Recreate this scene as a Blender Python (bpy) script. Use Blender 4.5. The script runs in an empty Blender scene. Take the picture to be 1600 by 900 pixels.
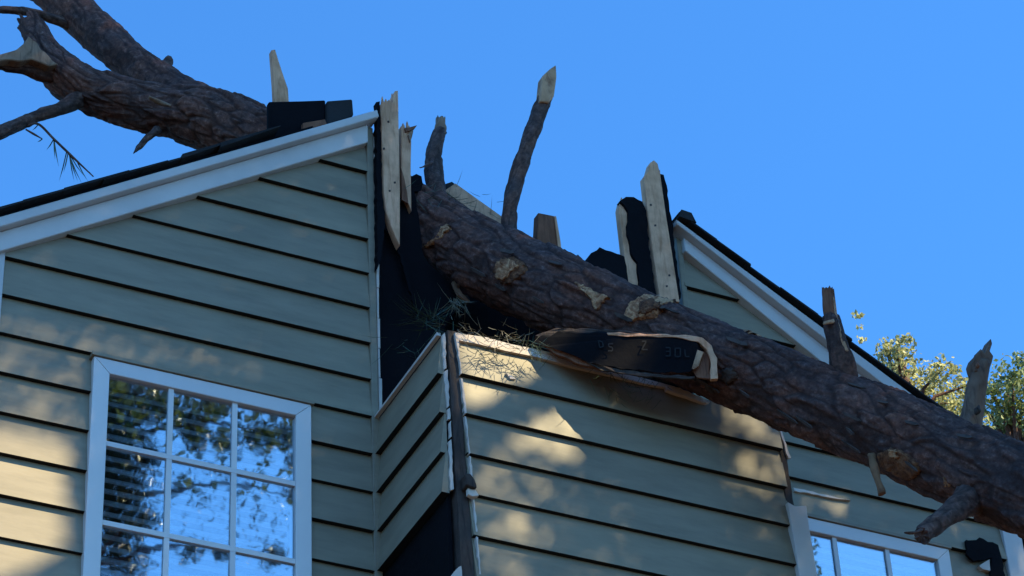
import bpy, bmesh, math, random
import numpy as np
from mathutils import Vector, Matrix, noise
from mathutils.bvhtree import BVHTree

random.seed(7)
rng = np.random.default_rng(7)
sc = bpy.context.scene
COL = sc.collection

# ------------------------------------------------------------------ camera
FPX = 4493.084                      # focal length in pixels of the 1600 px wide photograph
CAM = Vector((-3.824, -8.592, 1.6))
yaw, pit, rol = (math.radians(a) for a in (27.3931, 36.7308, -3.2168))
fwd = Vector((math.sin(yaw) * math.cos(pit), math.cos(yaw) * math.cos(pit), math.sin(pit)))
rgt0 = Vector((math.cos(yaw), -math.sin(yaw), 0))
up0 = rgt0.cross(fwd)
RGT = math.cos(rol) * rgt0 + math.sin(rol) * up0
UP = -math.sin(rol) * rgt0 + math.cos(rol) * up0
cam_data = bpy.data.cameras.new("camera")
cam_data.sensor_width = 36.0
cam_data.lens = 36.0 * FPX / 1600.0
cam_data.clip_start = 0.1
cam_data.clip_end = 3000.0
cam = bpy.data.objects.new("camera", cam_data)
COL.objects.link(cam)
cam.matrix_world = Matrix(((RGT.x, UP.x, -fwd.x, CAM.x), (RGT.y, UP.y, -fwd.y, CAM.y),
                           (RGT.z, UP.z, -fwd.z, CAM.z), (0, 0, 0, 1)))
sc.camera = cam

# ------------------------------------------------------------------ sky, sun, exposure
SUN_AZ, SUN_EL = math.radians(140), math.radians(45)       # azimuth from +Y towards +X
SUN = Vector((math.sin(SUN_AZ) * math.cos(SUN_EL), math.cos(SUN_AZ) * math.cos(SUN_EL), math.sin(SUN_EL)))
world = bpy.data.worlds.new("World")
sc.world = world
world.use_nodes = True
wt = world.node_tree
sky = wt.nodes.new("ShaderNodeTexSky")
sky.sky_type = 'NISHITA'
sky.sun_disc = False
sky.sun_elevation = SUN_EL
sky.sun_rotation = SUN_AZ
sky.altitude = 0
sky.air_density = 1.0
sky.dust_density = 0.2
sky.ozone_density = 3.0
tint = wt.nodes.new("ShaderNodeMix")
tint.data_type = 'RGBA'; tint.blend_type = 'MULTIPLY'
tint.inputs[0].default_value = 1.0
tint.inputs[7].default_value = (0.345, 0.815, 1.20, 1)
wt.links.new(sky.outputs[0], tint.inputs[6])
wt.links.new(tint.outputs[2], wt.nodes["Background"].inputs[0])
wt.nodes["Background"].inputs[1].default_value = 0.12
sun_data = bpy.data.lights.new("sun", 'SUN')
sun_data.energy = 3.6
sun_data.angle = math.radians(0.5)
sun_data.color = (1.0, 0.88, 0.52)
sun = bpy.data.objects.new("sun", sun_data)
sun.rotation_euler = SUN.to_track_quat('Z', 'Y').to_euler()
sun.location = (8, -6, 20)
COL.objects.link(sun)
sc.view_settings.view_transform = 'Standard'
sc.view_settings.look = 'None'
sc.view_settings.gamma = 1.0
sc.view_settings.use_curve_mapping = False
sc.view_settings.exposure = 1.3
sc.cycles.max_bounces = 6


# ------------------------------------------------------------------ geometry helpers
def ray(px, py):
    return fwd + RGT * ((px - 800) / FPX) - UP * ((py - 450) / FPX)


def P(px, py, Y=0.0):
    """the point of the vertical plane y = Y that the photograph shows at (px, py)"""
    r = ray(px, py)
    return CAM + r * ((Y - CAM.y) / r.y)


def PD(px, py, d):
    return CAM + ray(px, py).normalized() * d


def empty(name, loc=(0, 0, 0), label=None, cat=None, group=None, parent=None):
    o = bpy.data.objects.new(name, None)
    o.empty_display_size = 0.1
    o.location = loc
    COL.objects.link(o)
    return tag(o, label, cat, group, parent)


def tag(o, label=None, cat=None, group=None, parent=None, kind=None):
    if parent is not None:
        o.parent = parent
        bpy.context.view_layer.update()
        o.matrix_parent_inverse = parent.matrix_world.inverted()
    if label: o["label"] = label
    if cat: o["category"] = cat
    if group: o["group"] = group
    if kind: o["kind"] = kind
    return o


def mesh_obj(name, verts, faces, mat, parent=None, smooth=False, **kw):
    me = bpy.data.meshes.new(name)
    me.from_pydata([tuple(v) for v in verts], [], faces)
    mats = mat if isinstance(mat, (list, tuple)) else [mat]
    for m in mats: me.materials.append(m)
    if smooth:
        me.polygons.foreach_set("use_smooth", [True] * len(me.polygons))
    me.update()
    o = bpy.data.objects.new(name, me)
    COL.objects.link(o)
    return tag(o, parent=parent, **kw)


def fix_normals(o):
    bm = bmesh.new(); bm.from_mesh(o.data)
    bmesh.ops.recalc_face_normals(bm, faces=bm.faces)
    bm.to_mesh(o.data); bm.free()
    return o


def bevel(o, w, seg=1):
    bm = bmesh.new(); bm.from_mesh(o.data)
    bmesh.ops.bevel(bm, geom=list(bm.edges), offset=w, segments=seg, affect='EDGES', profile=0.6)
    bm.to_mesh(o.data); bm.free()
    return o


def hull_prism(name, front, back, mat, parent=None, **kw):
    """prism between two outlines with the same number of points"""
    n = len(front)
    v = list(front) + list(back)
    f = [tuple(range(n)), tuple(range(2 * n - 1, n - 1, -1))]
    f += [((i + 1) % n, i, n + i, n + (i + 1) % n) for i in range(n)]
    return fix_normals(mesh_obj(name, v, f, mat, parent, **kw))


def rough(pts, step=7.0, amp=1.1):
    """the same outline with its edges broken up"""
    out = []
    for i in range(len(pts)):
        a, b = pts[i], pts[(i + 1) % len(pts)]
        d = math.hypot(b[0] - a[0], b[1] - a[1])
        n = max(1, int(d / step))
        for k in range(n):
            t = k / n
            j = amp if k else amp * 0.4
            out.append((a[0] + (b[0] - a[0]) * t + random.uniform(-j, j), a[1] + (b[1] - a[1]) * t + random.uniform(-j, j)))
    return out


def slab_px(name, pts, Y, thick, mat, parent=None, bev=0.0, ragged=0.0, step=7.0, **kw):
    """an upright piece whose outline lies in the plane y = Y, thick metres deep"""
    if ragged: pts = rough(pts, step, ragged)
    fr = [P(x, y, Y) for x, y in pts]
    bk = [p + Vector((0, thick, 0)) for p in fr]
    o = hull_prism(name, fr, bk, mat, parent, **kw)
    if bev: bevel(o, bev)
    return o


def slab_xz(name, pts, y0, y1, mat, parent=None, bev=0.0, **kw):
    fr = [Vector((x, y0, z)) for x, z in pts]
    bk = [Vector((x, y1, z)) for x, z in pts]
    o = hull_prism(name, fr, bk, mat, parent, **kw)
    if bev: bevel(o, bev)
    return o


def box(name, lo, hi, mat, parent=None, bev=0.0, **kw):
    (x0, y0, z0), (x1, y1, z1) = lo, hi
    return slab_xz(name, [(x0, z0), (x1, z0), (x1, z1), (x0, z1)], y0, y1, mat, parent, bev, **kw)


def plank(name, a, b, width, thick, mat, parent=None, face=Vector((0, -1, 0)), jag=0.0, bev=0.003, **kw):
    """a sawn timber from a to b; `face` is the way its wide face looks; jag splinters end b"""
    ax = (b - a).normalized()
    side = ax.cross(face).normalized()
    nrm = side.cross(ax).normalized()
    L = (b - a).length
    k = 6 if jag else 1
    v, f = [], []
    for j in range(2):
        for i in range(k + 1):
            s = (i / k - 0.5) * width
            e = L + (random.uniform(-1, 0.6) * jag if jag else 0)
            if j == 1 and jag: e = lastv[i] + random.uniform(-.3, .3) * jag
            if j == 0 and i == 0: lastv = []
            if j == 0: lastv.append(e)
            off = side * s + nrm * (thick / 2 if j == 0 else -thick / 2)
            v.append(a + off); v.append(a + ax * e + off)
    m = 2 * (k + 1)
    for i in range(k):
        a0 = 2 * i
        f.append((a0, a0 + 2, a0 + 3, a0 + 1))
        f.append((m + a0, m + a0 + 1, m + a0 + 3, m + a0 + 2))
        f.append((a0 + 1, a0 + 3, m + a0 + 3, m + a0 + 1))
        f.append((a0, m + a0, m + a0 + 2, a0 + 2))
    f.append((0, 1, m + 1, m)); f.append((m - 2, 2 * m - 2, 2 * m - 1, m - 1))
    o = fix_normals(mesh_obj(name, v, f, mat, parent, **kw))
    return o


def resample(pts, rad, ds):
    """Catmull-Rom through pts, about ds apart"""
    P_ = [Vector(p) for p in pts]
    P_ = [P_[0] * 2 - P_[1]] + P_ + [P_[-1] * 2 - P_[-2]]
    R_ = [rad[0]] + list(rad) + [rad[-1]]
    out, ro = [], []
    for i in range(1, len(P_) - 2):
        p0, p1, p2, p3 = P_[i - 1:i + 3]
        n = max(1, int(round((p2 - p1).length / ds)))
        for k in range(n):
            t = k / n
            out.append(0.5 * ((2 * p1) + (p2 - p0) * t + (2 * p0 - 5 * p1 + 4 * p2 - p3) * t * t + (3 * p1 - p0 - 3 * p2 + p3) * t ** 3))
            ro.append(R_[i] + (R_[i + 1] - R_[i]) * (t * t * (3 - 2 * t)))
    out.append(P_[-2]); ro.append(R_[-2])
    return out, ro


def bark_h(u, v, w, scale, amp):
    """bark plates at a point of a limb (u, v across, w along): height and how far it is from a crack"""
    q = Vector((u, v, w * 0.30)) * scale
    q += 0.45 * noise.noise_vector(q * 0.9)
    d, c = noise.voronoi(q)
    edge = min(1.0, 0.08 + (d[1] - d[0]) * (5.0 + 3.0 * noise.noise(q * 0.45)))
    edge = edge * edge * (3 - 2 * edge)
    rnd = noise.cell(c[0] * 7.3 + Vector((3.1, 5.7, 1.9)))
    tilt = (q.z - c[0].z) * 0.9
    q2 = q * 2.1 + Vector((9.1, 3.3, 0.7))
    d2, c2 = noise.voronoi(q2)
    e2 = min(1.0, (d2[1] - d2[0]) * 4.0)
    fine = noise.fractal(q * 2.6, 1.0, 2.0, 3)
    return amp * (edge * (0.6 + rnd * 0.8 + tilt) + 0.3 * e2 + fine * 0.45), 0.18 + 0.82 * edge * (0.6 + 0.4 * e2)


def tube(name, pts, rad, mat, parent=None, ds=0.02, seg=24, amp=0.0, scale=16.0, lump=0.0, jag=0.0, tip=None, oval=1.0, seed=0.0, smooth=True, **kw):
    """a limb: swept round section, bark relief as geometry, ends closed; jag splinters the far end"""
    c, r = resample(pts, rad, ds)
    n = len(c)
    v, f, plate = [], [], []
    t = (c[1] - c[0]).normalized()
    nx = t.orthogonal().normalized()
    s = 0.0
    for i in range(n):
        t2 = ((c[min(i + 1, n - 1)] - c[max(i - 1, 0)])).normalized()
        nx = (nx - t2 * nx.dot(t2)).normalized()
        ny = t2.cross(nx)
        if i: s += (c[i] - c[i - 1]).length
        for k in range(seg):
            a = 2 * math.pi * k / seg
            d = nx * math.cos(a) + ny * math.sin(a)
            rr = r[i]
            h = 0.0
            pl_ = 1.0
            if amp:
                bh, pl_ = bark_h(math.cos(a) * rr + seed, math.sin(a) * rr, s, scale, amp)
                h += bh
            plate.append(pl_)
            if lump: h += lump * noise.noise(Vector((math.cos(a) * 1.1 + seed, math.sin(a) * 1.1, s * 2.3 / max(0.15, 8 * r[0]))))
            p = c[i] + d * (rr + h)
            if jag and i >= n - 3:
                p = p + t2 * jag * (noise.noise(Vector((math.cos(a) * 2.7 + seed * 3, math.sin(a) * 2.7, 4.4 + seed))) + 0.5 * noise.noise(Vector((math.cos(a) * 7 + seed, math.sin(a) * 7, 9.1)))) * (i - n + 4) / 3
            v.append(p)
    for i in range(n - 1):
        for k in range(seg):
            k2 = (k + 1) % seg
            f.append((i * seg + k, i * seg + k2, (i + 1) * seg + k2, (i + 1) * seg + k))
    nb = len(f)
    v.append(c[0]); f += [(len(v) - 1, (k + 1) % seg, k) for k in range(seg)]
    v.append(c[-1] - (c[-1] - c[-2]).normalized() * jag * 0.3)
    b = (n - 1) * seg
    f += [(len(v) - 1, b + k, b + (k + 1) % seg) for k in range(seg)]
    o = mesh_obj(name, v, f, [mat] + ([tip] if tip else []), parent, **kw)
    at = o.data.attributes.new("plate", 'FLOAT', 'POINT')
    at.data.foreach_set("value", plate + [1.0, 1.0])
    sm = [True] * nb + [False] * (len(f) - nb)
    if not smooth: sm = [False] * len(f)
    o.data.polygons.foreach_set("use_smooth", sm)
    if tip:
        mi = [0] * nb + [1] * (len(f) - nb)
        o.data.polygons.foreach_set("material_index", mi)
    return o


def cards(name, centres, size, mat, parent=None, aspect=0.6, seed=1, rand=0.4, up_bias=0.0, **kw):
    """many leaf-sized bent faces, one mesh"""
    g = np.random.default_rng(seed)
    n = len(centres)
    c = np.asarray(centres, dtype=float)
    a = g.normal(size=(n, 3)); a /= np.linalg.norm(a, axis=1)[:, None]
    b = g.normal(size=(n, 3)); b[:, 2] += up_bias
    b -= a * (a * b).sum(1)[:, None]; b /= np.linalg.norm(b, axis=1)[:, None]
    nn = np.cross(a, b)
    s = size * (1 + rand * (g.random(n) * 2 - 1))[:, None]
    p0 = c - a * s * 0.5
    p1 = c + b * s * aspect * 0.5 + nn * s * 0.10
    p2 = c + a * s * 0.5
    p3 = c - b * s * aspect * 0.5 + nn * s * 0.10
    v = np.stack([p0, p1, p2, p3], 1).reshape(-1, 3)
    me = bpy.data.meshes.new(name)
    me.vertices.add(4 * n); me.vertices.foreach_set("co", v.ravel())
    me.loops.add(6 * n); me.polygons.add(2 * n)
    idx = (np.arange(n)[:, None] * 4 + np.array([0, 1, 2, 0, 2, 3])[None]).ravel()
    me.loops.foreach_set("vertex_index", idx)
    me.polygons.foreach_set("loop_start", np.arange(0, 6 * n, 3))
    me.materials.append(mat)
    me.update(calc_edges=True)
    o = bpy.data.objects.new(name, me)
    COL.objects.link(o)
    return tag(o, parent=parent, **kw)


def blob_points(blobs, per, seed):
    """points through ellipsoids (centre, radius), more of them near the skin"""
    g = np.random.default_rng(seed)
    out = []
    for c, r in blobs:
        n = int(per * r * r)
        d = g.normal(size=(n, 3)); d /= np.linalg.norm(d, axis=1)[:, None]
        rr = r * g.random(n) ** 0.45
        rr *= 1 + 0.25 * np.sin(d[:, 0] * 7 + c[0] * 5) * np.cos(d[:, 2] * 6 + d[:, 1] * 5)
        out.append(np.array(c)[None] + d * rr[:, None] * np.array([1, 1, 0.85]))
    return np.concatenate(out)


# ------------------------------------------------------------------ materials
class NT:
    def __init__(s, name):
        s.m = bpy.data.materials.new(name); s.m.use_nodes = True
        s.t = s.m.node_tree; s.b = s.t.nodes["Principled BSDF"]

    def n(s, kind, **kw):
        nd = s.t.nodes.new(kind)
        for k, v in kw.items(): setattr(nd, k, v)
        return nd

    def l(s, a, b): s.t.links.new(a, b)

    def coords(s, scale=(1, 1, 1), kind="Object"):
        tc = s.n("ShaderNodeTexCoord"); mp = s.n("ShaderNodeMapping")
        mp.inputs["Scale"].default_value = scale
        s.l(tc.outputs[kind], mp.inputs[0])
        return mp.outputs[0]

    def noise(s, vec, scale, detail=6, rough=0.6, dist=0.0):
        nd = s.n("ShaderNodeTexNoise")
        nd.inputs["Scale"].default_value = scale; nd.inputs["Detail"].default_value = detail
        nd.inputs["Roughness"].default_value = rough; nd.inputs["Distortion"].default_value = dist
        s.l(vec, nd.inputs["Vector"])
        return nd.outputs["Fac"]

    def ramp(s, fac, stops):
        r = s.n("ShaderNodeValToRGB")
        e = r.color_ramp.elements
        while len(e) < len(stops): e.new(0.5)
        for el, (p, c) in zip(e, stops):
            el.position = p
            el.color = tuple(c) + (1,) if len(c) == 3 else c
        s.l(fac, r.inputs[0])
        return r.outputs[0]

    def mix(s, fac, a, b, mode='MIX'):
        m = s.n("ShaderNodeMix", data_type='RGBA', blend_type=mode)
        for sock, val in ((m.inputs[0], fac), (m.inputs[6], a), (m.inputs[7], b)):
            if hasattr(val, "is_linked"): s.l(val, sock)
            else: sock.default_value = val if isinstance(val, (int, float)) else (tuple(val) + (1,))[:4]
        return m.outputs[2]

    def bump(s, h, strength, dist=0.01):
        b = s.n("ShaderNodeBump")
        b.inputs["Strength"].default_value = strength; b.inputs["Distance"].default_value = dist
        s.l(h, b.inputs["Height"]); s.l(b.outputs[0], s.b.inputs["Normal"])

    def col(s, c):
        if hasattr(c, "is_linked"): s.l(c, s.b.inputs["Base Color"])
        else: s.b.inputs["Base Color"].default_value = tuple(c) + (1,)

    def done(s, rough=0.7, spec=0.3):
        s.b.inputs["Roughness"].default_value = rough
        s.b.inputs["Specular IOR Level"].default_value = spec
        return s.m


def paint(name, c, dirt=0.25, rough=0.6, grain=(1, 1, 1), bump=0.12):
    m = NT(name)
    rnd = m.n("ShaderNodeObjectInfo").outputs["Random"]
    v = m.coords(grain)
    n1 = m.noise(v, 3.0, 7, 0.65)
    n2 = m.noise(v, 38.0, 4, 0.6)
    base = m.ramp(n1, [(0.25, [x * (1 - dirt) for x in c]), (0.6, c), (0.85, [min(1, x * (1 + dirt * 0.5)) for x in c])])
    var = m.ramp(rnd, [(0, (0.93, 0.93, 0.94)), (1, (1.05, 1.04, 1.02))])
    base = m.mix(1.0, base, var, 'MULTIPLY')
    spots = m.ramp(m.noise(v, 15.0, 8, 0.75), [(0.68, (0, 0, 0)), (0.76, (1, 1, 1))])
    base = m.mix(m.mix(1.0, spots, (0.35, 0.35, 0.35), 'MULTIPLY'), base, [x * 0.55 for x in c])
    m.col(base)
    m.bump(n2, bump, 0.004)
    return m.done(rough, 0.35)


def wood(name, light, dark, rough=0.75, grain=(14, 14, 1.6)):
    m = NT(name)
    v = m.coords(grain)
    g = m.noise(v, 4.0, 8, 0.65, 0.6)
    big = m.noise(m.coords(), 9.0, 4, 0.6)
    c = m.ramp(g, [(0.3, dark), (0.5, light), (0.75, [min(1, x * 1.12) for x in light])])
    st = m.ramp(big, [(0.35, (0.72, 0.68, 0.64)), (0.6, (1, 1, 1))])
    m.col(m.mix(1.0, c, st, 'MULTIPLY'))
    m.bump(g, 0.5, 0.006)
    return m.done(rough, 0.2)


def scar_mat(name, light, mid, dark):
    m = NT(name)
    v = m.coords()
    n1 = m.noise(v, 22.0, 8, 0.7, 1.2)
    n2 = m.noise(v, 90.0, 5, 0.65)
    c = m.ramp(n1, [(0.32, dark), (0.45, mid), (0.58, light), (0.8, [x * 0.75 for x in light])])
    c = m.mix(1.0, c, m.ramp(n2, [(0.3, (0.6, 0.58, 0.56)), (0.6, (1.05, 1.03, 1.0))]), 'MULTIPLY')
    m.col(c); m.bump(n2, 0.9, 0.01)
    return m.done(0.85, 0.15)


def bark_mat(name, a, b, c):
    m = NT(name)
    v = m.coords()
    n1 = m.noise(v, 6.0, 6, 0.6, 0.4)
    n2 = m.noise(v, 40.0, 8, 0.7)
    n3 = m.noise(m.coords((1.0, 1.0, 1.0)), 2.2, 4, 0.6)
    base = m.ramp(n2, [(0.3, a), (0.55, b), (0.78, c)])
    hue = m.ramp(n1, [(0.35, (0.78, 0.85, 0.95)), (0.65, (1.28, 1.0, 0.88))])
    base = m.mix(1.0, base, hue, 'MULTIPLY')
    big = m.ramp(n3, [(0.3, (0.7, 0.72, 0.75)), (0.7, (1.2, 1.15, 1.1))])
    base = m.mix(1.0, base, big, 'MULTIPLY')
    at = m.n("ShaderNodeAttribute"); at.attribute_name = "plate"
    base = m.mix(at.outputs["Fac"], [x * 0.62 for x in a], base)      # the cracks show darker inner bark
    m.col(base)
    m.bump(n2, 0.9, 0.012)
    return m.done(0.85, 0.15)


def leaf_mat(name, a, b, trans=0.35):
    m = NT(name)
    gi = m.n("ShaderNodeNewGeometry")
    c = m.ramp(gi.outputs["Random Per Island"], [(0.0, a), (0.6, b), (1.0, [x * 1.4 for x in b])])
    m.col(c)
    m.b.inputs["Roughness"].default_value = 0.45
    tr = m.n("ShaderNodeBsdfTranslucent"); m.l(c, tr.inputs[0])
    mx = m.n("ShaderNodeMixShader"); mx.inputs[0].default_value = trans
    m.l(m.b.outputs[0], mx.inputs[1]); m.l(tr.outputs[0], mx.inputs[2])
    m.l(mx.outputs[0], m.t.nodes["Material Output"].inputs[0])
    return m.m


M = {}
M['siding'] = paint("olive_grey_siding_paint", (0.302, 0.230, 0.157), 0.28, 0.55, (1, 1, 5), 0.10)
M['trim'] = paint("white_trim_paint", (0.63, 0.55, 0.52), 0.16, 0.5)
M['lap_shade'] = paint("painted_lap_shade", (0.010, 0.010, 0.011), 0.3, 0.9)  # near-black colour paints the shadow line under each lapped board
M['primer'] = paint("torn_white_primer", (0.70, 0.56, 0.48), 0.35, 0.8)
M['vinyl'] = paint("white_window_vinyl", (0.74, 0.66, 0.63), 0.06, 0.35, (1, 1, 1), 0.03)
M['felt'] = paint("black_roofing_felt", (0.0075, 0.0065, 0.0085), 0.4, 0.9, (1, 1, 1), 0.5)
M['felt'].node_tree.nodes["Principled BSDF"].inputs["Specular IOR Level"].default_value = 0.08
M['shingle'] = paint("dark_shingles", (0.022, 0.019, 0.020), 0.5, 0.9, (1, 1, 1), 0.8)
M['pine'] = wood("fresh_pine_lumber", (0.78, 0.40, 0.24), (0.54, 0.24, 0.125))
M['pine_red'] = wood("stained_brown_lumber", (0.25, 0.10, 0.055), (0.11, 0.045, 0.028))
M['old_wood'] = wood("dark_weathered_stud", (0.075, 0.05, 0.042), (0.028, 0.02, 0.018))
M['grey_wood'] = wood("grey_debarked_wood", (0.34, 0.205, 0.14), (0.15, 0.09, 0.065), 0.85, (9, 9, 2))
M['stub_wood'] = wood("weathered_stub_wood", (0.23, 0.135, 0.095), (0.09, 0.052, 0.04), 0.85, (9, 9, 2))
M['split'] = wood("splintered_heartwood", (0.58, 0.31, 0.18), (0.22, 0.09, 0.05), 0.8, (8, 8, 3))
M['orange'] = wood("orange_inner_bark", (0.24, 0.115, 0.06), (0.10, 0.045, 0.03), 0.85, (8, 8, 3))
M['scar'] = scar_mat("bare_sapwood", (0.72, 0.38, 0.21), (0.42, 0.18, 0.095), (0.11, 0.045, 0.03))
M['scar_red'] = scar_mat("red_inner_bark", (0.30, 0.125, 0.065), (0.17, 0.07, 0.04), (0.06, 0.03, 0.024))
M['bark'] = bark_mat("pine_bark", (0.068, 0.036, 0.032), (0.170, 0.090, 0.073), (0.42, 0.25, 0.20))
M['bark_dark'] = bark_mat("dark_branch_bark", (0.065, 0.04, 0.036), (0.16, 0.10, 0.085), (0.30, 0.19, 0.155))
M['flake'] = wood("bark_flake", (0.10, 0.066, 0.056), (0.045, 0.03, 0.027), 0.85, (6, 6, 6))
M['needle'] = leaf_mat("pine_needles", (0.03, 0.05, 0.028), (0.06, 0.085, 0.04), 0.15)
M['needle_dry'] = leaf_mat("dry_pine_needles", (0.13, 0.11, 0.07), (0.24, 0.20, 0.13), 0.15)
M['leaf'] = leaf_mat("green_leaves", (0.045, 0.075, 0.02), (0.09, 0.12, 0.035))
M['leaf_dark'] = leaf_mat("dark_evergreen_leaves", (0.022, 0.034, 0.016), (0.045, 0.06, 0.028), 0.2)
M['leaf_mid'] = leaf_mat("sunlit_green_leaves", (0.08, 0.12, 0.03), (0.30, 0.34, 0.14), 0.45)
M['leaf_pale'] = leaf_mat("pale_yellow_leaves", (0.17, 0.18, 0.06), (0.50, 0.48, 0.22), 0.5)
M['room'] = paint("dim_room_paint", (0.18, 0.18, 0.18), 0.1, 0.9)
M['blind'] = paint("white_blind_slats", (0.86, 0.82, 0.82), 0.04, 0.5, (1, 1, 1), 0.02)


def glass():
    m = NT("window_glass")
    gl = m.n("ShaderNodeBsdfGlossy"); gl.inputs["Roughness"].default_value = 0.018
    gl.inputs["Color"].default_value = (0.92, 0.95, 0.97, 1)
    # old panes are not quite flat: the reflection wavers
    bp = m.n("ShaderNodeBump"); bp.inputs["Strength"].default_value = 0.012; bp.inputs["Distance"].default_value = 0.02
    m.l(m.noise(m.coords(), 7.0, 2, 0.5), bp.inputs["Height"]); m.l(bp.outputs[0], gl.inputs["Normal"])
    tr = m.n("ShaderNodeBsdfTransparent"); tr.inputs[0].default_value = (0.75, 0.8, 0.82, 1)
    mx = m.n("ShaderNodeMixShader"); mx.inputs[0].default_value = 0.34
    m.l(tr.outputs[0], mx.inputs[1]); m.l(gl.outputs[0], mx.inputs[2])
    m.l(mx.outputs[0], m.t.nodes["Material Output"].inputs[0])
    return m.m


M['glass'] = glass()


def ground_mat():
    m = NT("lawn")
    v = m.coords()
    c = m.ramp(m.noise(v, 1.2, 8, 0.7), [(0.3, (0.035, 0.024, 0.014)), (0.55, (0.06, 0.04, 0.024)), (0.75, (0.09, 0.06, 0.04))])
    m.col(c)
    m.bump(m.noise(v, 30, 6, 0.7), 0.6, 0.05)
    return m.done(0.95, 0.1)


M['ground'] = ground_mat()

# ------------------------------------------------------------------ ground
gv = [(-600, -600, 0), (600, -600, 0), (600, 600, 0), (-600, 600, 0)]
mesh_obj("ground", gv, [(0, 1, 2, 3)], M['ground'], kind="structure")

# ------------------------------------------------------------------ house
W = 1.45                      # width of the chimney chase
E0, EX = 7.2795, 0.1770        # a course line and the exposure of the siding
XL, XR = -1.551, 2.944         # inner edges of the corner boards
DY = -0.625                   # front of the chimney chase
house = empty("house", (0.7, 0, 0), "olive grey lap-sided gable house crushed open by a fallen pine", "house")
main_wall = box("gable_wall", (XL - 0.10, 0.012, 0), (XR + 0.10, 0.13, E0 - 3 * EX), M['siding'], house)


def zl(x):   # underside line of the left rake frieze
    return 8.354 + (x + 1.559) * (9.367 - 8.354) / (1.559 - 0.041)


def zr(x):   # underside line of the right rake frieze
    return 9.241 + (x - 1.447) * (8.867 - 9.241) / (2.004 - 1.447)


def clip(poly, f):
    """keep the part of a convex (u, z) polygon where f(u, z) >= 0"""
    out = []
    for i in range(len(poly)):
        a, b = poly[i], poly[(i + 1) % len(poly)]
        fa, fb = f(*a), f(*b)
        if fa >= 0: out.append(a)
        if fa * fb < 0:
            t = fa / (fa - fb)
            out.append((a[0] + (b[0] - a[0]) * t, a[1] + (b[1] - a[1]) * t))
    return out


def siding(parent, poly, z0, face, mat=None, tb=0.026, tt=0.004, name="siding_board"):
    """one lapped board; thick at its lower edge, tucked under the next at its upper one"""
    if len(poly) < 3: return
    j = random.uniform(-0.0012, 0.0012); jt = random.uniform(-0.0015, 0.0025)
    fr, bk = [], []
    for u, z in poly:
        q = (z - z0) / EX
        d = tb + jt + (tt - tb) * q
        if face == 'front': fr.append(Vector((u, -d, z + j))); bk.append(Vector((u, 0.003, z + j)))
        elif face == 'chase': fr.append(Vector((u, DY - d, z + j))); bk.append(Vector((u, DY + 0.003, z + j)))
        else: fr.append(Vector((-d, u, z + j))); bk.append(Vector((0.003, u, z + j)))
    o = hull_prism(name, fr, bk, [mat or M['siding'], M['lap_shade']], parent)
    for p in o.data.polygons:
        if p.normal.z < -0.9: p.material_index = 1  # undersides get the painted shadow colour
    return o


WINS = ((-1.184, -0.300), (1.748, 2.632))
WTOP, WBOT = 7.962, 6.42
for (xa, xb), (wa, wb), zf in (((XL - 0.09, -0.002), WINS[0], zl), ((W + 0.01, XR + 0.09), WINS[1], zr)):
    box("sheathing", (xa, 0.014, 6.3), (wa + 0.01, 0.10, WTOP - 0.01), M['felt'], house)
    box("sheathing", (wb - 0.01, 0.014, 6.3), (xb, 0.10, WTOP - 0.01), M['felt'], house)
    slab_xz("sheathing", [(xa, WTOP - 0.01), (xb, WTOP - 0.01), (xb, zf(xb) + 0.09), (xa, zf(xa) + 0.09)], 0.014, 0.10, M['felt'], house)
for k in range(-4, 14):
    z0 = E0 + k * EX; z1 = z0 + EX
    for side in (0, 1):
        x0, x1 = ((XL, -0.036), (W + 0.012, XR))[side]
        f = (lambda u, z: zl(u) + 0.03 - z) if side == 0 else (lambda u, z: zr(u) + 0.03 - z)
        wx0, wx1 = WINS[side]
        if z1 <= WTOP + 0.03 and z0 >= WBOT - 0.2:
            spans = [(x0, wx0 + 0.004), (wx1 - 0.004, x1)]
        else:
            spans = [(x0, x1)]
        for a, b in spans:
            p = clip([(a, z0), (b, z0), (b, z1 + 0.004), (a, z1 + 0.004)], f)
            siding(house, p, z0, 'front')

# corner boards and the trim strips beside the chase
box("corner_board", (XL - 0.10, -0.028, 6.3), (XL, 0.012, zl(XL) + 0.02), M['trim'], house, 0.003)
box("corner_board", (XR, -0.028, 6.3), (XR + 0.10, 0.012, zr(XR) + 0.03), M['trim'], house, 0.003)
box("inside_corner_trim", (-0.036, -0.026, 6.6), (-0.006, 0.012, 9.475), M['siding'], house, 0.003)
box("corner_trim", (W - 0.006, -0.024, 8.55), (W + 0.022, 0.012, 9.33), M['siding'], house, 0.003)
# torn white edges where siding was ripped from the corner
zz = 8.02
while zz < 9.42:
    h = random.uniform(0.13, 0.2)
    w1, w2 = random.uniform(0.006, 0.012), random.uniform(0.004, 0.014)
    slab_xz("torn_edge", [(-0.005, zz), (-0.005 + w1, zz), (-0.005 + w2, min(9.45, zz + h)), (-0.005, min(9.45, zz + h))], -0.030, -0.004, M['primer'], house)
    zz += h + 0.004


# rakes: frieze board below, proud rake board above, shingles on top
def rake(pts_b, pts_t, y0, name):
    (xa, za), (xb, zb) = pts_b
    (xc, zc), (xd, zd) = pts_t
    return slab_xz(name, [(xa, za), (xb, zb), (xd, zd), (xc, zc)], y0, 0.012, M['trim'], house, 0.003)


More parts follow.
